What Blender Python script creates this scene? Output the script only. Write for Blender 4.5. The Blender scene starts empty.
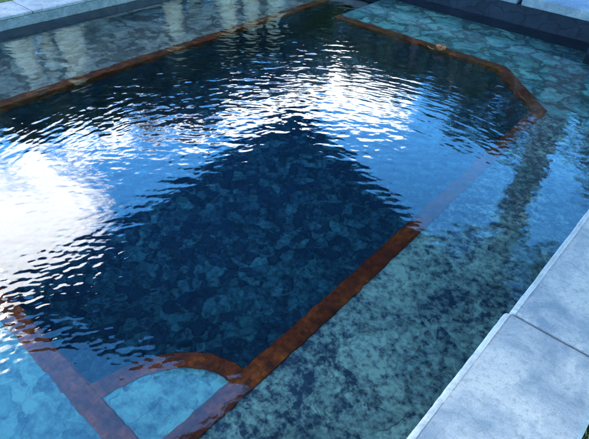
import bpy, bmesh, math, random
import numpy as np
from mathutils import Vector, Matrix, noise as mnoise

random.seed(7); RNG = np.random.default_rng(7)
S = bpy.context.scene
COL = S.collection
R = math.radians

# ------------------------------------------------------------------ helpers
def tag(o, label=None, cat=None, group=None, kind=None):
    if label: o['label'] = label
    if cat: o['category'] = cat
    if group: o['group'] = group
    if kind: o['kind'] = kind
    return o

def empty(name, loc=(0, 0, 0)):
    o = bpy.data.objects.new(name, None); COL.objects.link(o); o.location = loc
    o.empty_display_size = .1
    return o

def link(name, me, mat=None, parent=None, smooth=False):
    o = bpy.data.objects.new(name, me); COL.objects.link(o)
    if mat: me.materials.append(mat)
    if parent: o.parent = parent
    if smooth: me.shade_smooth()
    return o

def from_py(name, v, f, mat=None, parent=None, smooth=False):
    me = bpy.data.meshes.new(name); me.from_pydata([tuple(p) for p in v], [], f); me.update()
    return link(name, me, mat, parent, smooth)

def bm_done(name, bm, mat, parent=None, smooth=False):
    bmesh.ops.recalc_face_normals(bm, faces=bm.faces)
    me = bpy.data.meshes.new(name); bm.to_mesh(me); bm.free()
    return link(name, me, mat, parent, smooth)

def bm_box(bm, x0, x1, y0, y1, z0, z1):
    vs = [bm.verts.new(p) for p in [(x0,y0,z0),(x1,y0,z0),(x1,y1,z0),(x0,y1,z0),(x0,y0,z1),(x1,y0,z1),(x1,y1,z1),(x0,y1,z1)]]
    for f in [(0,3,2,1),(4,5,6,7),(0,1,5,4),(1,2,6,5),(2,3,7,6),(3,0,4,7)]:
        bm.faces.new([vs[i] for i in f])
    return vs

def prism(bm, poly, z0, z1):
    n = len(poly)
    b = [bm.verts.new((x, y, z0)) for x, y in poly]; t = [bm.verts.new((x, y, z1)) for x, y in poly]
    bm.faces.new(t); bm.faces.new(b[::-1])
    for i in range(n):
        j = (i + 1) % n
        bm.faces.new([b[i], b[j], t[j], t[i]])

def tube(bm, pts, rads, seg=8):
    rings = []
    for i, p in enumerate(pts):
        p = Vector(p)
        d = (Vector(pts[min(i+1, len(pts)-1)]) - Vector(pts[max(i-1, 0)])).normalized()
        a = d.orthogonal().normalized() if i == 0 else (rings_a - d * rings_a.dot(d)).normalized()
        rings_a = a; b = d.cross(a)
        rings.append([bm.verts.new(p + (a*math.cos(2*math.pi*k/seg) + b*math.sin(2*math.pi*k/seg)) * rads[i]) for k in range(seg)])
    for i in range(len(rings)-1):
        for k in range(seg):
            bm.faces.new([rings[i][k], rings[i][(k+1)%seg], rings[i+1][(k+1)%seg], rings[i+1][k]])
    bm.faces.new(rings[0][::-1]); bm.faces.new(rings[-1])

# ------------------------------------------------------------------ materials
class NT:
    def __init__(s, name):
        s.m = bpy.data.materials.new(name); s.m.use_nodes = True
        s.t = s.m.node_tree; s.t.nodes.clear()
        s.out = s.n('ShaderNodeOutputMaterial')
    def n(s, typ, **kw):
        nd = s.t.nodes.new(typ)
        for k, v in kw.items():
            if isinstance(k, str) and k.startswith('i_'): nd.inputs[k[2:].replace('_', ' ')].default_value = v
            else: setattr(nd, k, v)
        return nd
    def l(s, a, b): s.t.links.new(a, b)
    def coords(s):
        return s.n('ShaderNodeNewGeometry').outputs['Position']
    def noise(s, vec, scale, detail=4, rough=.55, dist=0):
        nd = s.n('ShaderNodeTexNoise'); nd.inputs['Scale'].default_value = scale
        nd.inputs['Detail'].default_value = detail; nd.inputs['Roughness'].default_value = rough
        nd.inputs['Distortion'].default_value = dist
        s.l(vec, nd.inputs['Vector']); return nd
    def ramp(s, fac, stops, interp='LINEAR'):
        nd = s.n('ShaderNodeValToRGB'); cr = nd.color_ramp; cr.interpolation = interp
        while len(cr.elements) < len(stops): cr.elements.new(.5)
        for e, (p, c) in zip(cr.elements, stops):
            e.position = p; e.color = (*c, 1) if len(c) == 3 else c
        s.l(fac, nd.inputs['Fac']); return nd
    def mix(s, fac, a, b, mode='MIX'):
        nd = s.n('ShaderNodeMix'); nd.data_type = 'RGBA'; nd.blend_type = mode
        for sock, v in ((nd.inputs[0], fac), (nd.inputs[6], a), (nd.inputs[7], b)):
            if hasattr(v, 'is_output'): s.l(v, sock)
            elif isinstance(v, (tuple, list)): sock.default_value = (*v, 1) if len(v) == 3 else v
            else: sock.default_value = v
        return nd.outputs[2]
    def math(s, op, a, b=None, c=None):
        nd = s.n('ShaderNodeMath', operation=op)
        for i, v in enumerate((a, b, c)):
            if v is None: continue
            if hasattr(v, 'is_output'): s.l(v, nd.inputs[i])
            else: nd.inputs[i].default_value = v
        return nd.outputs[0]
    def principled(s, color, rough=.7, bump=None, bump_s=.3, bump_d=.01, spec=.5):
        p = s.n('ShaderNodeBsdfPrincipled')
        if hasattr(color, 'is_output'): s.l(color, p.inputs['Base Color'])
        else: p.inputs['Base Color'].default_value = (*color, 1)
        if hasattr(rough, 'is_output'): s.l(rough, p.inputs['Roughness'])
        else: p.inputs['Roughness'].default_value = rough
        p.inputs['Specular IOR Level'].default_value = spec
        if bump is not None:
            b = s.n('ShaderNodeBump'); b.inputs['Strength'].default_value = bump_s; b.inputs['Distance'].default_value = bump_d
            s.l(bump, b.inputs['Height']); s.l(b.outputs[0], p.inputs['Normal'])
        s.l(p.outputs[0], s.out.inputs['Surface']); return p

def flagstone(name, scale, light, light2, dark, joint=.06, patch=(.38, .62), dist=.12, joint_amt=1.0, nscale=5.5, cellw=0.0, cscale=8, big=0.0):
    """irregular natural stone paving with mossy mottling, wide dark joints"""
    t = NT(name); P = t.coords()
    w = t.noise(P, 3.2, 3); 
    sub = t.n('ShaderNodeVectorMath', operation='SUBTRACT'); t.l(w.outputs['Color'], sub.inputs[0]); sub.inputs[1].default_value = (.5, .5, .5)
    sc = t.n('ShaderNodeVectorMath', operation='SCALE'); t.l(sub.outputs[0], sc.inputs[0]); sc.inputs['Scale'].default_value = dist * 2
    add = t.n('ShaderNodeVectorMath', operation='ADD'); t.l(P, add.inputs[0]); t.l(sc.outputs[0], add.inputs[1])
    fl = t.n('ShaderNodeVectorMath', operation='MULTIPLY'); t.l(add.outputs[0], fl.inputs[0]); fl.inputs[1].default_value = (1, 1, 1)
    ve = t.n('ShaderNodeTexVoronoi', feature='DISTANCE_TO_EDGE'); ve.inputs['Scale'].default_value = scale; t.l(fl.outputs[0], ve.inputs['Vector'])
    vc = t.n('ShaderNodeTexVoronoi', feature='F1'); vc.inputs['Scale'].default_value = scale; t.l(fl.outputs[0], vc.inputs['Vector'])
    jn = t.noise(P, 9, 3)
    jw = t.math('ADD', t.math('MULTIPLY', t.math('MAXIMUM', t.math('SUBTRACT', jn.outputs['Fac'], .36), 0), joint * 6), .002)   # joints open and silt up along their run
    je = t.n('ShaderNodeMapRange'); je.interpolation_type = 'SMOOTHSTEP'
    t.l(ve.outputs['Distance'], je.inputs['Value']); je.inputs['From Min'].default_value = 0; t.l(jw, je.inputs['From Max'])
    sep = t.n('ShaderNodeSeparateColor'); t.l(vc.outputs['Color'], sep.inputs[0])
    cellv = t.ramp(sep.outputs[0], [(0, light), (1, light2)])
    n1 = t.noise(P, nscale, 9, .72); n2 = t.noise(P, 38, 5, .65)
    nn = t.math('ADD', t.math('MULTIPLY', n1.outputs['Fac'], .8), t.math('MULTIPLY', n2.outputs['Fac'], .2))
    if big:
        ofs = t.n('ShaderNodeVectorMath', operation='ADD'); t.l(P, ofs.inputs[0]); ofs.inputs[1].default_value = (3.1, 1.7, 5.0)
        nb = t.noise(ofs.outputs[0], 1.1, 4, .6)
        nn = t.math('ADD', nn, t.math('MULTIPLY', t.math('SUBTRACT', nb.outputs['Fac'], .5), big))
    if cellw:
        # single stones differ in how much moss they carry
        v2 = t.n('ShaderNodeTexVoronoi', feature='F1'); v2.inputs['Scale'].default_value = cscale; t.l(fl.outputs[0], v2.inputs['Vector'])
        s2 = t.n('ShaderNodeSeparateColor'); t.l(v2.outputs['Color'], s2.inputs[0])
        nn = t.math('ADD', nn, t.math('MULTIPLY', t.math('SUBTRACT', s2.outputs[1], .5), cellw))
    pm = t.ramp(nn, [(patch[0], (0,0,0)), (patch[1], (1,1,1))])
    c = t.mix(pm.outputs[0], dark, cellv.outputs[0])
    jf = t.math('MAXIMUM', je.outputs[0], 1 - joint_amt)
    c = t.mix(jf, tuple(v * .35 for v in dark), c)
    t.principled(c, .75, bump=t.math('ADD', je.outputs[0], n2.outputs['Fac']), bump_s=.4, bump_d=.01, spec=.08)
    return t.m

def stone(name, a, b, c, scale=4, rough=.8, spot=.5, lo=.3, hi=.7):
    t = NT(name); P = t.coords()
    n1 = t.noise(P, scale, 8, .65, .6); n2 = t.noise(P, scale * 9, 5, .7); n3 = t.noise(P, scale * 40, 3, .6)
    col = t.ramp(n1.outputs['Fac'], [(lo, a), (.5, b), (hi, c)]).outputs[0]
    sp = t.ramp(n2.outputs['Fac'], [(.36, (1,1,1)), (.5, (0,0,0))]).outputs[0]
    col = t.mix(t.math('MULTIPLY', sp, spot), col, tuple(v * .5 for v in a))
    gr = t.ramp(n3.outputs['Fac'], [(.3, (.8,.8,.8)), (.7, (1.1,1.1,1.1))]).outputs[0]
    col = t.mix(1.0, col, gr, 'MULTIPLY')
    h = t.math('ADD', n2.outputs['Fac'], t.math('MULTIPLY', n3.outputs['Fac'], .5))
    t.principled(col, rough, bump=h, bump_s=.45, bump_d=.006)
    return t.m

def plain(name, a, b, scale=6, rough=.8, spec=.3):
    t = NT(name); P = t.coords()
    n1 = t.noise(P, scale, 6, .6)
    t.principled(t.ramp(n1.outputs['Fac'], [(.3, a), (.7, b)]).outputs[0], rough, bump=n1.outputs['Fac'], bump_s=.3, spec=spec)
    return t.m

M_shelf_left = flagstone('pale_flagstone', 2.9, (.15, .14, .10), (.095, .10, .08), (.040, .043, .042), joint=.15, dist=.28, cellw=.10, cscale=2.9, nscale=8, joint_amt=.7)
M_shelf_far = flagstone('teal_flagstone', 3.3, (.08, .19, .16), (.05, .145, .13), (.012, .036, .048), joint=.14, dist=.28, cellw=.14, cscale=3.3, nscale=9, joint_amt=.75)
M_shelf_right = flagstone('mossy_flagstone', 2.6, (.145, .215, .17), (.065, .115, .10), (.008, .020, .034), joint=.04, patch=(.42, .61), joint_amt=.12, dist=.34, nscale=23, cellw=.10, cscale=7, big=.5)
M_shelf_near = flagstone('cyan_flagstone', 3.5, (.072, .17, .145), (.032, .10, .10), (.014, .044, .058), joint=.03, patch=(.38, .60), joint_amt=.08, dist=.3, nscale=14, cellw=.16, cscale=9)
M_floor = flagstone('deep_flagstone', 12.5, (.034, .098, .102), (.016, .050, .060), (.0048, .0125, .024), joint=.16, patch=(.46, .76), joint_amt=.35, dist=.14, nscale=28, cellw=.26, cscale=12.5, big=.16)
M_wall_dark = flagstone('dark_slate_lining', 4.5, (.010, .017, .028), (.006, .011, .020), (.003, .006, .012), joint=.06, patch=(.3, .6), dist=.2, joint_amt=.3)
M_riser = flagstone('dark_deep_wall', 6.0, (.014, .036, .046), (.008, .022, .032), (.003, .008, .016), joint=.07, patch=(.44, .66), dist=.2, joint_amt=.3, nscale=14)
M_face = stone('grey_green_stone_face', (.03, .045, .05), (.065, .085, .088), (.11, .135, .135), 6, spot=.6)
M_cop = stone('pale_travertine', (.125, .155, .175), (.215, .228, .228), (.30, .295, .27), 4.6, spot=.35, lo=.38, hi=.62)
M_nose = stone('travertine_nose_highlight', (.20, .21, .20), (.33, .335, .32), (.42, .42, .40), 9, spot=.35)  # paler copy of the coping stone, a painted rim highlight
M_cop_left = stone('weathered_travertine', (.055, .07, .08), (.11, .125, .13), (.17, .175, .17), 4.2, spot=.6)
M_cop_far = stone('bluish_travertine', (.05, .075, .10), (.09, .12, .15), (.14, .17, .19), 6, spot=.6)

def rust():
    t = NT('rust_brown_tile'); P = t.coords()
    n1 = t.noise(P, 9, 7, .65); n2 = t.noise(P, 60, 3)
    c = t.ramp(n1.outputs['Fac'], [(.32, (.018, .0026, .0008)), (.5, (.052, .0078, .001)), (.68, (.11, .022, .0024))]).outputs[0]
    c = t.mix(t.ramp(n2.outputs['Fac'], [(.35, (.6,.6,.6)), (.45, (0,0,0))]).outputs[0], c, (.02, .004, .0015))
    vt = t.n('ShaderNodeTexVoronoi', feature='F1', distance='CHEBYCHEV'); vt.inputs['Scale'].default_value = 42; vt.inputs['Randomness'].default_value = .25; t.l(P, vt.inputs['Vector'])
    st = t.n('ShaderNodeSeparateColor'); t.l(vt.outputs['Color'], st.inputs[0])
    c = t.mix(1.0, c, t.ramp(st.outputs[0], [(0, (.55, .5, .5)), (1, (1.25, 1.3, 1.2))]).outputs[0], 'MULTIPLY')   # small mosaic pieces
    t.principled(c, .6, bump=n2.outputs['Fac'], bump_s=.3, spec=.08); return t.m
M_rust = rust()

def water_mat():
    t = NT('pool_water'); P = t.coords()
    g = t.n('ShaderNodeBsdfGlass'); g.inputs['IOR'].default_value = 1.333; g.inputs['Roughness'].default_value = 0
    g.inputs['Color'].default_value = (1, 1, 1, 1)
    n = t.noise(P, 70, 2, .5)
    b = t.n('ShaderNodeBump'); b.inputs['Strength'].default_value = .035; b.inputs['Distance'].default_value = .004
    t.l(n.outputs['Fac'], b.inputs['Height']); t.l(b.outputs[0], g.inputs['Normal'])
    t.l(g.outputs[0], t.out.inputs['Surface'])
    v = t.n('ShaderNodeVolumeAbsorption'); v.inputs['Color'].default_value = (.22, .74, .93, 1); v.inputs['Density'].default_value = .55
    t.l(v.outputs[0], t.out.inputs['Volume'])
    return t.m
M_water = water_mat()
M_soil = plain('garden_soil', (.05, .06, .025), (.10, .11, .045), 3)
M_grass = plain('grass_blade', (.07, .11, .025), (.16, .19, .06), 2.5, .6)
M_leaf_dark = plain('leaf_dark_green', (.035, .07, .028), (.085, .125, .05), 1.5, .55)
M_leaf_olive = plain('leaf_olive_green', (.065, .09, .038), (.13, .15, .075), 1.5, .55)
M_bark_pale = plain('pale_bark', (.34, .29, .19), (.50, .43, .29), 5)
M_bark_dark = plain('dark_bark', (.04, .03, .022), (.09, .07, .05), 6)
M_sail = plain('navy_sail_cloth', (.008, .012, .028), (.014, .02, .04), 20, .9, .1)
M_post = plain('grey_steel_post', (.08, .08, .09), (.13, .13, .14), 5, .5)
M_dry = plain('dry_leaf', (.07, .018, .006), (.25, .09, .03), 30, .6)
M_dry_stem = plain('dry_leaf_stem', (.25, .14, .06), (.3, .18, .09), 30, .6)

# ------------------------------------------------------------------ dimensions (metres, water level z = 0)
X_L, X_R, Y_N, Y_F = -5.42, -0.27, -0.62, 6.05      # inner faces of the pool walls
Z_COP, Z_FAR = 0.12, 0.30                            # top of the low coping, of the raised far kerb
Z_SH, Z_FL = -0.30, -1.15                            # shelf and deep floor
WALL = .25

# ------------------------------------------------------------------ swimming pool shell
pool = tag(empty('swimming_pool', (-2.85, 2.7, 0)),
           'stone lined swimming pool with a deep middle, shallow flagstone ledges and rust brown edging', 'swimming pool')
def inpool(o):
    o.parent = pool; o.matrix_parent_inverse = Matrix.Translation(-Vector(pool.location)); return o

bm = bmesh.new(); bm_box(bm, X_L - .1, X_R + .1, Y_N - .1, Y_F + .1, Z_FL - .12, Z_FL)
inpool(bm_done('floor', bm, M_floor))
# ledges
bm = bmesh.new(); bm_box(bm, X_L - .1, -4.165, Y_N - .1, Y_F + .1, Z_FL - .05, Z_SH)
tag(inpool(bm_done('ledge', bm, M_shelf_left)), 'pale grey blue flagstone ledge along the far left wall')
far_poly = [(-3.73, Y_F + .1), (-3.73, 4.98), (-1.74, 4.98), (-1.12, 4.39), (-1.075, 3.0), (-1.07, 2.0)]
bm = bmesh.new(); prism(bm, [(-3.73, Y_F + .1), (-3.73, 4.975), (-1.73, 4.975), (-1.135, 4.41), (X_R + .1, 4.41), (X_R + .1, Y_F + .1)], Z_FL - .05, Z_SH)
tag(inpool(bm_done('ledge', bm, M_shelf_far)), 'teal flagstone ledge along the far wall with dark joints')
bm = bmesh.new(); prism(bm, [(-1.125, 4.408), (-1.07, .43), (X_R + .1, .43), (X_R + .1, 4.408)], Z_FL - .05, Z_SH)
tag(inpool(bm_done('ledge', bm, M_shelf_right)), 'mossy teal and navy ledge beside the near coping')
bm = bmesh.new(); bm_box(bm, -4.163, X_R + .1, Y_N - .1, .428, Z_FL - .05, Z_SH)
tag(inpool(bm_done('ledge', bm, M_shelf_near)), 'bright cyan ledge at the near left end')
# quarter round corner step
CX, CY = -1.075, .44
def oval(rx, ry, a0=0.0, n=15): return [(CX - rx * math.sin(a), CY + ry * math.cos(a)) for a in np.linspace(a0, math.pi / 2 - a0, n)]
arc = oval(.42, .53)
bm = bmesh.new(); prism(bm, [(CX, CY)] + [(CX + (x - CX) * .97, CY + (y - CY) * .97) for x, y in arc], Z_FL - .05, Z_SH - .003)
tag(inpool(bm_done('corner_step', bm, M_shelf_near)), 'bright cyan quarter round corner step')

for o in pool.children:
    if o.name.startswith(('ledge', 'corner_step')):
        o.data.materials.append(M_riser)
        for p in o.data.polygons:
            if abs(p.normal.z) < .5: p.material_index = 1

# rust brown edging: strips laid along the ledge lips, a little proud, with a lip turned down
def strip(name, pts_out, pts_in, label, z1=Z_SH + .006, z0=Z_SH - .10, jit=.006):
    pts_out = [Vector((*p, 0)) for p in pts_out]; pts_in = [Vector((*p, 0)) for p in pts_in]
    O, I = [], []
    for k in range(len(pts_out) - 1):
        n = max(2, int((pts_out[k+1] - pts_out[k]).length / .03))
        for q in range(n):
            O.append(pts_out[k].lerp(pts_out[k+1], q / n)); I.append(pts_in[k].lerp(pts_in[k+1], q / n))
    O.append(pts_out[-1]); I.append(pts_in[-1])
    bm = bmesh.new(); rings = []
    for k, (o, i) in enumerate(zip(O, I)):
        d = (i - o).normalized()
        jo = (mnoise.noise(o * 13) + .6 * mnoise.noise(o * 47)) * jit; ji = (mnoise.noise(i * 17) + .6 * mnoise.noise(i * 41)) * jit
        o2 = o + d * jo; i2 = i + d * ji
        zz = z1 + mnoise.noise(o * 21) * .002
        rings.append([bm.verts.new((o2.x, o2.y, z0)), bm.verts.new((o2.x, o2.y, zz)),
                      bm.verts.new((o2.x + (i2.x - o2.x) * .9, o2.y + (i2.y - o2.y) * .9, zz)),
                      bm.verts.new((i2.x, i2.y, zz - .012)), bm.verts.new((i2.x, i2.y, z0))])
    for a, b in zip(rings, rings[1:]):
        for q in range(5):
            bm.faces.new([a[q], a[(q+1) % 5], b[(q+1) % 5], b[q]])
    bm.faces.new(rings[0]); bm.faces.new(rings[-1][::-1])
    return tag(inpool(bm_done(name, bm, M_rust)), label)

strip('edging', [(-4.265, -.6), (-4.265, 6.04)], [(-4.15, -.6), (-4.15, 6.04)], 'rust brown edging along the far left ledge', z0=Z_SH - .085)
strip('edging', [(-3.74, 5.075), (-1.69, 5.075), (-1.045, 4.44)], [(-3.74, 4.96), (-1.74, 4.96), (-1.15, 4.385)],
      'brown edging along the far ledge with its slanted corner', z0=Z_SH - .085)
strip('edging', [(-1.045, 4.436), (-1.02, 3.2), (-.985, 1.6), (-.98, -.6)], [(-1.15, 4.382), (-1.125, 3.2), (-1.09, 1.6), (-1.085, -.6)],
      'long rust orange edging along the ledge by the near coping', z1=Z_SH + .008)
strip('edging', [(-4.14, .365), (-1.09, .365)], [(-4.14, .47), (-1.09, .47)], 'purplish brown edging across the near left end')
strip('edging', oval(.345, .455, .02), oval(.435, .545, .02),
      'curved brown edging round the corner step', z1=Z_SH + .004)

# walls (each a body behind the water line)
def wall(x0, x1, y0, y1, z0, z1, m, label):
    bm = bmesh.new(); bm_box(bm, x0, x1, y0, y1, z0, z1)
    tag(inpool(bm_done('wall', bm, m)), label)
wall(X_L - WALL, X_L, Y_N - WALL, Y_F + WALL, Z_FL - .1, Z_COP - .030, M_face, 'grey green stone wall on the far left')
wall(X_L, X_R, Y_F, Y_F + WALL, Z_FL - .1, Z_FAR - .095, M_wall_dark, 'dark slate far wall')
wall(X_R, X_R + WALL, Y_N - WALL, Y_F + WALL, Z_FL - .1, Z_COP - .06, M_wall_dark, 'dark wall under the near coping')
wall(X_L, X_R, Y_N - WALL, Y_N, Z_FL - .1, Z_COP - .06, M_face, 'stone wall at the near end')
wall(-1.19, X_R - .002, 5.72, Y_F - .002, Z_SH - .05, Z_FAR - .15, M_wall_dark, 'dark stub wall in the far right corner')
# thin dark joint course below the left wall's facing
bm = bmesh.new(); bm_box(bm, X_L - .01, X_L + .012, Y_N, Y_F - .003, Z_SH, -.012)
tag(inpool(bm_done('waterline_course', bm, M_wall_dark)), 'dark course of stone at the left waterline')

# ------------------------------------------------------------------ coping slabs
def slab(x0, x1, y0, y1, z0, z1, m, label, r=.02, group='coping slabs round the pool', rough=.0022):
    bm = bmesh.new(); bm_box(bm, x0, x1, y0, y1, z0, z1)
    bmesh.ops.bevel(bm, geom=[e for e in bm.edges], offset=r, segments=4, affect='EDGES', profile=.5)
    # refine and roughen so the arrises are worn, not ruled
    for _ in range(3):
        long_e = [e for e in bm.edges if e.calc_length() > .09]
        if not long_e: break
        bmesh.ops.subdivide_edges(bm, edges=long_e, cuts=2, use_grid_fill=True)
    for v in bm.verts:
        p = v.co
        v.co = p + Vector((mnoise.noise(p * 9), mnoise.noise(p * 9 + Vector((7, 1, 3))), mnoise.noise(p * 11 + Vector((2, 5, 9))) * .6)) * rough \
                 + Vector((mnoise.noise(p * 40 + Vector((1, 1, 1))), mnoise.noise(p * 40), 0)) * rough * .35
    cx, cy = (x0 + x1) / 2, (y0 + y1) / 2
    for v in bm.verts: v.co -= Vector((cx, cy, z0))
    o = bm_done('coping_slab', bm, m, smooth=True); o.location = (cx, cy, z0)
    return tag(o, label, 'coping slab', group)

def nosed_slab(x0, x1, y0, y1, zt, m, label, th=.06):
    """coping with a rounded nose and a fine groove behind it; worn, slightly chipped arrises"""
    w = x1 - x0
    prof = [(.022, -th), (.006, -th + .004), (.001, -th + .014), (0, -th * .5), (.0015, -.014), (.006, -.006), (.013, -.0015), (.021, 0), (.0255, -.0008), (.0295, -.0032), (.0335, -.0008), (.038, 0)]
    prof += [(.038 + (w - .05) * k / 16, 0) for k in range(1, 17)] + [(w - .005, -.003), (w, -.010), (w, -th)]
    ys = [0, .003, .008, .016] + list(np.linspace(.03, y1 - y0 - .03, int((y1 - y0) / .015))) + [y1 - y0 - .016, y1 - y0 - .008, y1 - y0 - .003, y1 - y0]
    bm = bmesh.new(); rings = []; cx, cy = w / 2, (y1 - y0) / 2
    for y in ys:
        e = min(y, y1 - y0 - y); t = max(0, 1 - e / .016); dz = .009 * t * t; dx = .014 * t * t
        ring = []
        for px, pz in prof:
            P = Vector((x0 + px, y0 + y, pz))
            z = pz - (dz if pz > -th * .6 else 0); x = px + (dx if px < .02 else (-dx if px > w - .01 else 0))
            chip = max(0, mnoise.noise(P * 26 + Vector((3, 8, 1))) - .28) * .012 if px < .022 and pz > -.03 else 0
            z += mnoise.noise(P * 5) * .0016 + mnoise.noise(P * 60) * .0005 - chip * .5
            x += mnoise.noise(Vector((0, P.y * 6, 4))) * .0025 + mnoise.noise(P * 35) * .0008 + chip
            ring.append(bm.verts.new((x - cx, y - cy, z)))
        rings.append(ring)
    n = len(prof)
    for a, b in zip(rings, rings[1:]):
        for q in range(n): bm.faces.new([a[q], a[(q+1) % n], b[(q+1) % n], b[q]])
    bm.faces.new(rings[0]); bm.faces.new(rings[-1][::-1])
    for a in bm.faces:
        if a.calc_center_median().x < -cx + .027: a.material_index = 1      # paler colour paints in the light the nose catches
    o = bm_done('coping_slab', bm, m, smooth=True); o.location = (x0 + cx, y0 + cy, zt)
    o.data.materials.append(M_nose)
    o.data.set_sharp_from_angle(angle=R(50))
    return tag(o, label, 'coping slab', 'coping slabs round the pool')
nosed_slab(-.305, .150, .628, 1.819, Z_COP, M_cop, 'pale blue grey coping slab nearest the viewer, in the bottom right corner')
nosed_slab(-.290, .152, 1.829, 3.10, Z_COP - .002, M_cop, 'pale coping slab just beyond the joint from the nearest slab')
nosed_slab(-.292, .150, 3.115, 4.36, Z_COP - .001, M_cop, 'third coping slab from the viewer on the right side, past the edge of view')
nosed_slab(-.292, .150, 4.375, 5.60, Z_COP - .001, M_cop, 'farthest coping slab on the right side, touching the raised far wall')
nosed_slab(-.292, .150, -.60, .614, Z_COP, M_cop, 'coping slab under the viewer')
yl = [-.6, .85, 2.3, 3.75, 5.2, 6.6]
ll = ['left coping slab out at the near end of the far left wall', 'pale coping slab on the far left wall, in the top left corner of the view',
      'pale grey coping slab on the far left wall, next to the top left corner slab', 'fourth slab along the far left wall, past the top of the view', 'last slab of the far left wall, at the far corner']
for a, b, lb in zip(yl, yl[1:], ll):
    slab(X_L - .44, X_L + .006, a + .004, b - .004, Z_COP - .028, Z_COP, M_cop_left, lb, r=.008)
xf = [-5.3, -3.70, -2.075, -.52, .16]
lf = ['far kerb slab at the left end of the raised far wall', 'blue grey kerb slab on the raised far wall, left of the dark gap',
      'blue grey kerb slab on the raised far wall, right of the dark gap', 'short far kerb slab past the right edge of view']
for a, b, lb in zip(xf, xf[1:], lf):
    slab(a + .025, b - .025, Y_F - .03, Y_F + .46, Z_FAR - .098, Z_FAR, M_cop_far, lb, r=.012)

# ------------------------------------------------------------------ ground and grass
hx0, hx1, hy0, hy1 = X_L - .40, .12, Y_N - .15, Y_F + .42
G = 400
gv = [(-G,-G,.07), (G,-G,.07), (G,G,.07), (-G,G,.07), (hx0,hy0,.07), (hx1,hy0,.07), (hx1,hy1,.07), (hx0,hy1,.07)]
tag(from_py('ground', gv, [(0,1,5,4), (1,2,6,5), (2,3,7,6), (3,0,4,7)], M_soil), kind='structure')
bm = bmesh.new()
def blades(x0, x1, y0, y1, n, h):
    for _ in range(n):
        x, y = random.uniform(x0, x1), random.uniform(y0, y1); a = random.uniform(0, 6.28); hh = h * random.uniform(.5, 1.2)
        lx, ly = random.gauss(0, .4) * hh, random.gauss(0, .4) * hh; w = random.uniform(.002, .004)
        dx, dy = w * math.cos(a), w * math.sin(a)
        v = [bm.verts.new(p) for p in [(x-dx, y-dy, .07), (x+dx, y+dy, .07), (x+dx*.7+lx*.4, y+dy*.7+ly*.4, .07+hh*.55), (x-dx*.7+lx*.4, y-dy*.7+ly*.4, .07+hh*.55), (x+lx, y+ly, .07+hh)]]
        bm.faces.new([v[0], v[1], v[2], v[3]]); bm.faces.new([v[3], v[2], v[4]])
blades(.145, .55, .9, 2.4, 9000, .05)
blades(-6.9, -5.84, .8, 4.2, 16000, .06)
blades(-4, .2, 6.52, 7.3, 8000, .06)
me = bpy.data.meshes.new('grass'); bm.to_mesh(me); bm.free()
tag(link('grass', me, M_grass), kind='stuff')

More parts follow.
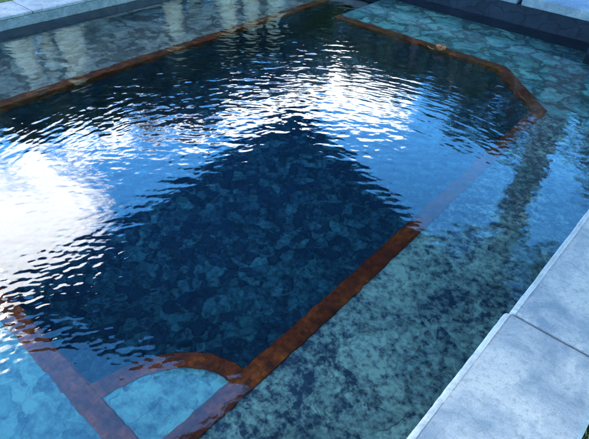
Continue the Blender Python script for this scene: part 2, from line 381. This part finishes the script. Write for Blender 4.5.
# ------------------------------------------------------------------ water: closed body, rippled top
def build_water():
    x0, x1, y0, y1 = X_L - .02, X_R + .02, Y_N - .02, Y_F + .02
    st = .008
    nx, ny = int((x1 - x0) / st) + 1, int((y1 - y0) / st) + 1
    X, Y = np.meshgrid(np.linspace(x0, x1, nx), np.linspace(y0, y1, ny))
    def g(cx, cy, sx, sy, rot=0):
        c, s = math.cos(rot), math.sin(rot); u = (X - cx) * c + (Y - cy) * s; v = -(X - cx) * s + (Y - cy) * c
        return np.exp(-.5 * ((u / sx) ** 2 + (v / sy) ** 2))
    m_rough = .19 + .66 * g(-3.5, 3.3, .55, 1.2, .5) + .14 * g(-4.7, 3.0, .6, 2) + .20 * g(-2.65, 1.0, .5, .7) + .34 * g(-.8, 2.6, .4, .6) + .10 * g(-1.6, 2.5, .9, .4)
    H = np.zeros_like(X)
    patch = np.zeros_like(X)
    for _ in range(14):
        k = RNG.uniform(1.2, 5); th = RNG.uniform(0, 6.28); patch += np.cos(k * (X * math.cos(th) + Y * math.sin(th)) + RNG.uniform(0, 6.28))
    patch = 1 + .28 * np.clip(patch / 2.6, -1.5, 1.5)
    N = 130
    for i in range(N):
        lam = math.exp(RNG.uniform(math.log(.020), math.log(.21)))
        k = 2 * math.pi / lam
        th = math.radians(-40 + RNG.normal(0, 38))          # heading, measured from +Y towards +X
        kx, ky = k * math.sin(th), k * math.cos(th)
        slope = .036 * math.sqrt(2 / N) * (1.15 if lam < .2 else .85)
        # slow phase warp keeps crests from running ruler straight
        H += slope / k * np.cos(kx * X + ky * Y + RNG.uniform(0, 6.28) + 1.2 * np.sin(.9 * X + 1.7 * Y + RNG.uniform(0, 6.28)))
    # short steep ripples near the left end that catch the sun
    G2 = .62 * g(-1.75, .62, .40, .30) + .08 * g(-2.6, 1.6, .6, .9)
    for i in range(50):
        lam = math.exp(RNG.uniform(math.log(.020), math.log(.075))); k = 2 * math.pi / lam; th = math.radians(-62 + RNG.normal(0, 30))
        H += .085 * math.sqrt(2 / 50) / k * G2 * np.cos(k * math.sin(th) * X + k * math.cos(th) * Y + RNG.uniform(0, 6.28)) / np.maximum(m_rough * patch, .2)
    # crests that curl in arcs round the calm middle
    rr = np.hypot(X + 1.55, Y - 1.75); far = 1 / (1 + np.exp(-((-(X + 1.55) + (Y - 1.75)) / 1.414 - .55) / .18)) * np.exp(-((rr - 1.75) / .75) ** 2)
    for i in range(44):
        k = 2 * math.pi / math.exp(RNG.uniform(math.log(.03), math.log(.16))); cx, cy = RNG.normal(0, .38, 2)
        H += .020 * math.sqrt(2 / 44) / k * far * np.cos(k * np.hypot(X + 1.55 + cx, Y - 1.75 + cy) + RNG.uniform(0, 6.28)) / np.maximum(m_rough * patch, .2)
    # a ring spreading from a drop near the far end, a second from the leaf
    for cx, cy, am in ((-3.3, 4.5, .0011), (-2.2, 4.66, .0005)):
        r = np.hypot(X - cx, Y - cy)
        H += am * np.cos(2 * math.pi * r / .13) * np.exp(-((r - .55) / .30) ** 2)
    Z = H * m_rough * patch
    n = nx * ny
    co = np.empty((n + 8, 3), np.float32); co[:n, 0] = X.ravel(); co[:n, 1] = Y.ravel(); co[:n, 2] = Z.ravel()
    idx = np.arange(n).reshape(ny, nx)
    quads = np.stack([idx[:-1, :-1].ravel(), idx[:-1, 1:].ravel(), idx[1:, 1:].ravel(), idx[1:, :-1].ravel()], 1).tolist()
    zb = Z_FL - .06
    co[n:n+4] = [(x0, y0, zb), (x1, y0, zb), (x1, y1, zb), (x0, y1, zb)]
    A, B, C, D = n, n+1, n+2, n+3
    faces = quads
    faces.append(idx[0, ::-1].tolist() + [A, B]); faces.append(idx[::-1, -1].tolist() + [B, C])
    faces.append(idx[-1, :].tolist() + [C, D]); faces.append(idx[:, 0].tolist() + [D, A]); faces.append([A, D, C, B])
    me = bpy.data.meshes.new('water'); me.from_pydata(co[:n+4].tolist(), [], faces); me.update()
    o = link('water', me, M_water, smooth=True)
    # keep the box sides flat
    flat = np.ones(len(me.polygons), bool); flat[-5:] = False
    me.polygons.foreach_set('use_smooth', flat)
    me.set_sharp_from_angle(angle=R(40))
    return tag(o, kind='structure')
build_water()

# ------------------------------------------------------------------ dead leaf afloat
leaf = tag(empty('dead_leaf', (-2.21, 4.66, .008)), 'curled orange brown dead leaf floating by the far edging', 'leaf')
def leaf_blade(L, W, curl, rz, off, tilt):
    bm = bmesh.new(); nu, nv = 12, 6; g = []
    for i in range(nu + 1):
        u = i / nu; w = W * math.sin(math.pi * u ** .8) ** .8; row = []
        for j in range(nv + 1):
            v = j / nv * 2 - 1
            p = Vector((L * (u - .5), w * v, curl * (v * v) * w * 2.2 + curl * .05 * (2*u-1) ** 2 + .004 * mnoise.noise(Vector((u*6, v*3, rz)))))
            row.append(bm.verts.new(Matrix.Translation(off) @ Matrix.Rotation(rz, 4, 'Z') @ Matrix.Rotation(tilt, 4, 'X') @ p))
        g.append(row)
    for i in range(nu):
        for j in range(nv): bm.faces.new([g[i][j], g[i+1][j], g[i+1][j+1], g[i][j+1]])
    return bm
o = bm_done('blade', leaf_blade(.10, .022, .9, .5, Vector((0, 0, .008)), .35), M_dry, leaf, True)
md = o.modifiers.new('t', 'SOLIDIFY'); md.thickness = .0012
o = bm_done('blade', leaf_blade(.08, .018, .9, 2.2, Vector((.035, .02, .018)), -.5), M_dry, leaf, True)
md = o.modifiers.new('t', 'SOLIDIFY'); md.thickness = .0012
bm = bmesh.new(); tube(bm, [(-.05, -.03, .012), (-.085, -.05, .02), (-.11, -.055, .035)], [.002, .0018, .0014], 6)
bm_done('stem', bm, M_dry_stem, leaf, True)

# ------------------------------------------------------------------ shade sails above the pool (seen in the water)
def sail(name, corners, label, sag=.10, zt=.012):
    root = tag(empty(name, corners[0]), label, 'shade sail', None)
    n = 16; P = [Vector(c) for c in corners]
    bm = bmesh.new(); g = []
    quad = P if len(P) == 4 else [P[0], P[1], P[2], P[2]]
    cen = sum(P, Vector()) / len(P)
    for i in range(n + 1):
        row = []
        for j in range(n + 1):
            u, v = i / n, j / n
            p = quad[0].lerp(quad[1], u).lerp(quad[3].lerp(quad[2], u), v)
            e = 4 * u * (1 - u) * (1 if len(P) == 4 else 1) 
            f = 4 * v * (1 - v)
            edge = max(abs(2*u - 1), abs(2*v - 1))
            pull = .012 * (e if edge == abs(2*v-1) else f) * edge ** 6
            p = p.lerp(cen, pull); p.z -= sag * 4 * u * (1-u) * v * (1-v) * 4 * .25
            row.append(bm.verts.new(p - P[0]))
        g.append(row)
    for i in range(n):
        for j in range(n): bm.faces.new([g[i][j], g[i+1][j], g[i+1][j+1], g[i][j+1]])
    bmesh.ops.remove_doubles(bm, verts=bm.verts, dist=1e-4)
    o = bm_done('sail_cloth', bm, M_sail, root, True); md = o.modifiers.new('t', 'SOLIDIFY'); md.thickness = zt
    return root
H0 = 1.82
def over(rx, ry, z): return (rx * (H0 + z), ry * (H0 + z), z)
s1 = [over(-1.335, 1.55, 3.1), over(-1.11, .16, 2.9), over(.35, .86, 2.9)]
sail('shade_sail', s1, 'dark navy triangular shade sail whose point is mirrored in the middle of the water')
s2 = [over(-.50, -.8, 2.55), over(-.50, 1.08, 2.5), over(.80, 1.36, 2.5), over(.80, -.8, 2.55)]  # extra reach to the right and rear added to keep light off the coping
sail('shade_sail', s2, 'dark oblong shade sail over the near coping, mirrored above the near ledge')

def post(x, y, h, label, r=.05):
    bm = bmesh.new(); tube(bm, [(0, 0, 0), (0, 0, h)], [r, r], 12)
    root = bm_done('post', bm, M_post, None); root.location = (x, y, .07); tag(root, label, 'post', 'posts that carry the shade sails')
    bm = bmesh.new(); bm_box(bm, -.12, .12, -.12, .12, 0, .012); bm_done('base_plate', bm, M_post, root)
    return root

# ------------------------------------------------------------------ trees and hedge beyond the pool (seen in the water)
def leaf_cloud(clumps, per, size, rng, flat=1.0):
    """clumps: list of (centre, radius). returns one mesh of leaf quads"""
    vs, fs = [], []
    for c, r in clumps:
        d = rng.normal(size=(per, 3)); d /= np.linalg.norm(d, axis=1)[:, None]
        q = np.array(c) + d * (r * rng.uniform(.25, 1.0, (per, 1)) ** .6) * np.array([1, 1, flat])
        a = rng.normal(size=(per, 3)); a /= np.linalg.norm(a, axis=1)[:, None]
        b = np.cross(a, rng.normal(size=(per, 3))); b /= np.linalg.norm(b, axis=1)[:, None]
        s = size * rng.uniform(.6, 1.4, (per, 1)); a = a * s; b = b * s * .5
        k = len(vs)
        pts = np.stack([q - a, q + b, q + a, q - b], 1).reshape(-1, 3)
        vs.extend(pts.tolist())
        fs.extend([(k + 4*i, k + 4*i + 1, k + 4*i + 2, k + 4*i + 3) for i in range(per)])
    return vs, fs
def tree(x, y, h, crown_r, crown_z, label, leafm, barkm, seed, trunk_r=.12, n=26, name='garden_tree', extra=()):
    rng = np.random.default_rng(seed)
    trunk_r *= 1.3
    root = tag(empty(name, (x, y, .07)), label, 'tree', 'trees beyond the pool')
    bm = bmesh.new()
    top = Vector((rng.normal(0, .15), rng.normal(0, .15), h * .86))
    tube(bm, [(0, 0, -.1), (top.x * .3, top.y * .3, h * .4), tuple(top)], [trunk_r * 1.2, trunk_r, trunk_r * .35], 10)
    cl = []
    for i in range(n):
        a = rng.uniform(0, 6.28); rr = crown_r * math.sqrt(rng.uniform(0, 1)); zz = crown_z + rng.uniform(0, 1) * (h - crown_z)
        k = 1 - .55 * ((zz - crown_z) / (h - crown_z)) ** 2
        c = (rr * k * math.cos(a), rr * k * math.sin(a), zz); cl.append((c, crown_r * rng.uniform(.22, .42)))
        if i % 3 == 0:
            s = Vector((top.x * .5, top.y * .5, max(.8, crown_z * .95)))
            tube(bm, [tuple(s), tuple(s.lerp(Vector(c), .55) + Vector((0, 0, .1))), c], [trunk_r * .4, trunk_r * .25, trunk_r * .1], 6)
    cl += extra
    bm_done('trunk', bm, barkm, root, True)
    v, f = leaf_cloud(cl, 150, .085, rng)
    from_py('crown', v, f, leafm, root)
    return root
def hedge(x0, y0, x1, y1, h, label, seed):
    rng = np.random.default_rng(seed); L = math.hypot(x1 - x0, y1 - y0)
    root = tag(empty('hedge', ((x0+x1)/2, (y0+y1)/2, .07)), label, 'hedge')
    cl = []; n = int(L / .45)
    for i in range(n + 1):
        for z in np.arange(.35, h, .55):
            u = i / n
            cl.append(((x0 + (x1-x0)*u - (x0+x1)/2 + rng.normal(0, .15), y0 + (y1-y0)*u - (y0+y1)/2 + rng.normal(0, .15), z + rng.normal(0, .12)), rng.uniform(.45, .65)))
    v, f = leaf_cloud(cl, 150, .125, rng)
    from_py('foliage', v, f, M_leaf_dark, root)
    bm = bmesh.new()
    for i in range(0, n + 1, 2):
        u = i / n; x = x0 + (x1-x0)*u - (x0+x1)/2; y = y0 + (y1-y0)*u - (y0+y1)/2
        tube(bm, [(x, y, 0), (x + rng.normal(0, .1), y + rng.normal(0, .1), h * .8)], [.05, .02], 6)
    bm_done('stem', bm, M_bark_dark, root)
hedge(-13.5, -2.5, -13.5, 8.5, 4.4, 'tall dark hedge beyond the far left side of the pool', 3)
hedge(-13.2, 9.2, -3.6, 15.6, 4.7, 'tall dark hedge beyond the far corner of the pool', 4)
hedge(-3.4, 15.0, 6.5, 15.0, 4.4, 'tall dark hedge beyond the far wall of the pool', 5)

def polar(az, d): return d * math.sin(R(az)), d * math.cos(R(az))
i = 0
for az, d, h, cr, cz, lm, bk, tr in [
        (-77, 12.5, 3.6, 1.3, 1.6, M_leaf_olive, M_bark_pale, .11), (-69.7, 10.5, 3.2, .9, 2.7, M_leaf_olive, M_bark_pale, .22),
        (-64.0, 10.6, 3.3, .9, 2.7, M_leaf_dark, M_bark_pale, .23), (-66.9, 10.8, 3.2, .9, 2.6, M_leaf_dark, M_bark_pale, .13), (-61.0, 12.4, 3.6, 1.2, 2.0, M_leaf_olive, M_bark_pale, .11), (-58.0, 13.2, 4.0, 1.4, 1.6, M_leaf_dark, M_bark_dark, .12),
        (-51.2, 12.6, 3.4, 1.1, 2.0, M_leaf_olive, M_bark_pale, .11),
        (-54.2, 11.6, 4.2, 1.1, 3.2, M_leaf_olive, M_bark_pale, .15), (-48.6, 11.2, 3.3, 1.0, 2.5, M_leaf_dark, M_bark_pale, .15),
        (-45.8, 11.2, 3.1, .9, 2.4, M_leaf_olive, M_bark_pale, .14), (-43.0, 11.3, 3.1, .9, 2.4, M_leaf_dark, M_bark_pale, .13),
        (-36, 13.5, 3.1, 1.5, 1.4, M_leaf_dark, M_bark_dark, .13), (-29, 13.0, 3.6, 1.5, 1.3, M_leaf_dark, M_bark_dark, .13),
        (-23, 13.5, 4.7, 1.5, 1.3, M_leaf_dark, M_bark_dark, .14), (-17, 13.2, 4.7, 1.4, 1.3, M_leaf_dark, M_bark_dark, .14),
        (-5, 12.8, 4.9, 1.6, 1.2, M_leaf_dark, M_bark_dark, .14)]:
    x, y = polar(az, d); i += 1
    tree(x, y, h, cr, cz, 'leafy %s tree with %s trunk beyond the pool' % ('olive' if lm is M_leaf_olive else 'dark green', 'pale' if bk is M_bark_pale else 'dark'), lm, bk, 100 + i, tr)
# tall slim tree whose trunk and crown streak the near ledge's reflection
x, y = polar(-12.7, 10.5)
tree(x, y, 9.0, 1.9, 6.4, 'tall slim dark tree with a high crown beyond the far wall', M_leaf_dark, M_bark_dark, 77, .20, 40, 'tall_tree',
     [((random.uniform(-.15, .15), random.uniform(-.15, .15), z), .27) for z in np.arange(2.6, 6.8, .32)])
post(-6.9, .2, 3.2, 'grey steel post carrying the shade sail beside the left coping')
post(2.4, 4.3, 3.2, 'grey steel post carrying both shade sails right of the pool')

# ------------------------------------------------------------------ sky, clouds, sun
SUN_AZ, SUN_EL = R(-88), R(39)
def dvec(az, el): return (math.sin(R(az)) * math.cos(R(el)), math.cos(R(az)) * math.cos(R(el)), math.sin(R(el)))
W = bpy.data.worlds.new('World'); S.world = W; W.use_nodes = True
nt = W.node_tree; nt.nodes.clear()
N = nt.nodes.new; L = nt.links.new
out = N('ShaderNodeOutputWorld'); bg = N('ShaderNodeBackground'); bg.inputs['Strength'].default_value = .15
sky = N('ShaderNodeTexSky'); sky.sky_type = 'NISHITA'; sky.sun_disc = False
sky.sun_elevation = SUN_EL; sky.sun_rotation = SUN_AZ
sky.air_density = 1.0; sky.dust_density = 0; sky.ozone_density = 2.5
tc = N('ShaderNodeTexCoord')
nz = N('ShaderNodeTexNoise'); nz.inputs['Scale'].default_value = 7; nz.inputs['Detail'].default_value = 8; nz.inputs['Roughness'].default_value = .58
L(tc.outputs['Generated'], nz.inputs['Vector'])
cur = None
# banks of cloud: (azimuth, elevation, angular radius in degrees, weight)
CLOUDS = [(-76, 36.5, 6.4, 1.1), (-69.5, 36, 5.0, .95), (-85, 38, 8, 1), (-78, 30.5, 4, .9), (-71, 30, 2.8, .80), (-66, 28.8, 2.0, .60), (-61.5, 28.2, 2.0, .62), (-57, 27.8, 2.2, .74), (-53, 27.2, 3.0, .98), (-48, 25.6, 3.6, 1.1), (-43.5, 24.6, 3.6, 1.2), (-39, 23.8, 3.4, 1.2), (-45, 22.5, 3, 1.1), (-36, 22, 3, 1.1),
          (-35, 24.6, 3.2, 1.15), (-31.5, 25.8, 2.6, 1.0), (-28.5, 26.0, 2.0, .75), (-95, 35, 12, .9), (75, 18, 25, .60), (140, 24, 27, .60), (-150, 24, 27, .60)]  # last three, unseen behind the camera, added to neutralise the blue fill light
for az, el, rad, wt in CLOUDS:
    dp = N('ShaderNodeVectorMath'); dp.operation = 'DOT_PRODUCT'; L(tc.outputs['Generated'], dp.inputs[0]); dp.inputs[1].default_value = dvec(az, el)
    mr = N('ShaderNodeMapRange'); mr.inputs['From Min'].default_value = math.cos(R(rad * 1.3)); mr.inputs['From Max'].default_value = math.cos(R(rad * .3))
    mr.inputs['To Min'].default_value = 0; mr.inputs['To Max'].default_value = wt; L(dp.outputs['Value'], mr.inputs['Value'])
    if cur is None: cur = mr.outputs[0]
    else:
        mx = N('ShaderNodeMath'); mx.operation = 'MAXIMUM'; L(cur, mx.inputs[0]); L(mr.outputs[0], mx.inputs[1]); cur = mx.outputs[0]
ad = N('ShaderNodeMath'); ad.operation = 'MULTIPLY_ADD'; L(nz.outputs['Fac'], ad.inputs[0]); ad.inputs[1].default_value = 1.3; L(cur, ad.inputs[2])
cm = N('ShaderNodeMapRange'); cm.interpolation_type = 'SMOOTHSTEP'; cm.inputs['From Min'].default_value = .95; cm.inputs['From Max'].default_value = 1.55
L(ad.outputs[0], cm.inputs['Value'])
mixc = N('ShaderNodeMix'); mixc.data_type = 'RGBA'; L(cm.outputs[0], mixc.inputs[0]); tint = N('ShaderNodeMix'); tint.data_type = 'RGBA'; tint.blend_type = 'MULTIPLY'; tint.inputs[0].default_value = 1; tint.inputs[7].default_value = (.55, 1.46, 1.95, 1)
L(sky.outputs[0], tint.inputs[6]); L(tint.outputs[2], mixc.inputs[6]); mixc.inputs[7].default_value = (19, 19.6, 20.6, 1)
L(mixc.outputs[2], bg.inputs['Color']); L(bg.outputs[0], out.inputs['Surface'])

sun = bpy.data.lights.new('sun', 'SUN'); sun.energy = .5; sun.angle = R(13); sun.color = (1, .95, .87)
so = bpy.data.objects.new('sun', sun); COL.objects.link(so)
so.rotation_euler = (-Vector((math.sin(SUN_AZ) * math.cos(SUN_EL), math.cos(SUN_AZ) * math.cos(SUN_EL), math.sin(SUN_EL)))).to_track_quat('-Z', 'Y').to_euler()
so.location = (-6, 3, 8)

# ------------------------------------------------------------------ camera
cam = bpy.data.cameras.new('camera'); co = bpy.data.objects.new('camera', cam); COL.objects.link(co)
right = Vector((.74495773, .66606422, .03736897)); down = Vector((.4354769, -.44309481, -.78359866)); fwd = Vector((-.50536903, .6000212, -.62014248))
co.matrix_world = Matrix(((right.x, -down.x, -fwd.x, 0), (right.y, -down.y, -fwd.y, 0), (right.z, -down.z, -fwd.z, H0), (0, 0, 0, 1)))
cam.sensor_width = 36; cam.lens = 527.445 / 589 * 36; cam.clip_start = .05; cam.clip_end = 2000
S.camera = co

# ------------------------------------------------------------------ render settings
S.render.engine = 'CYCLES'
S.view_settings.view_transform = 'Standard'; S.view_settings.look = 'None'; S.view_settings.gamma = 1
S.view_settings.use_curve_mapping = False
S.view_settings.exposure = 2.95
S.cycles.use_denoising = True
S.cycles.max_bounces = 12; S.cycles.transmission_bounces = 12; S.cycles.diffuse_bounces = 4; S.cycles.glossy_bounces = 6
S.cycles.sample_clamp_indirect = 12
S.cycles.caustics_refractive = True; S.cycles.caustics_reflective = False
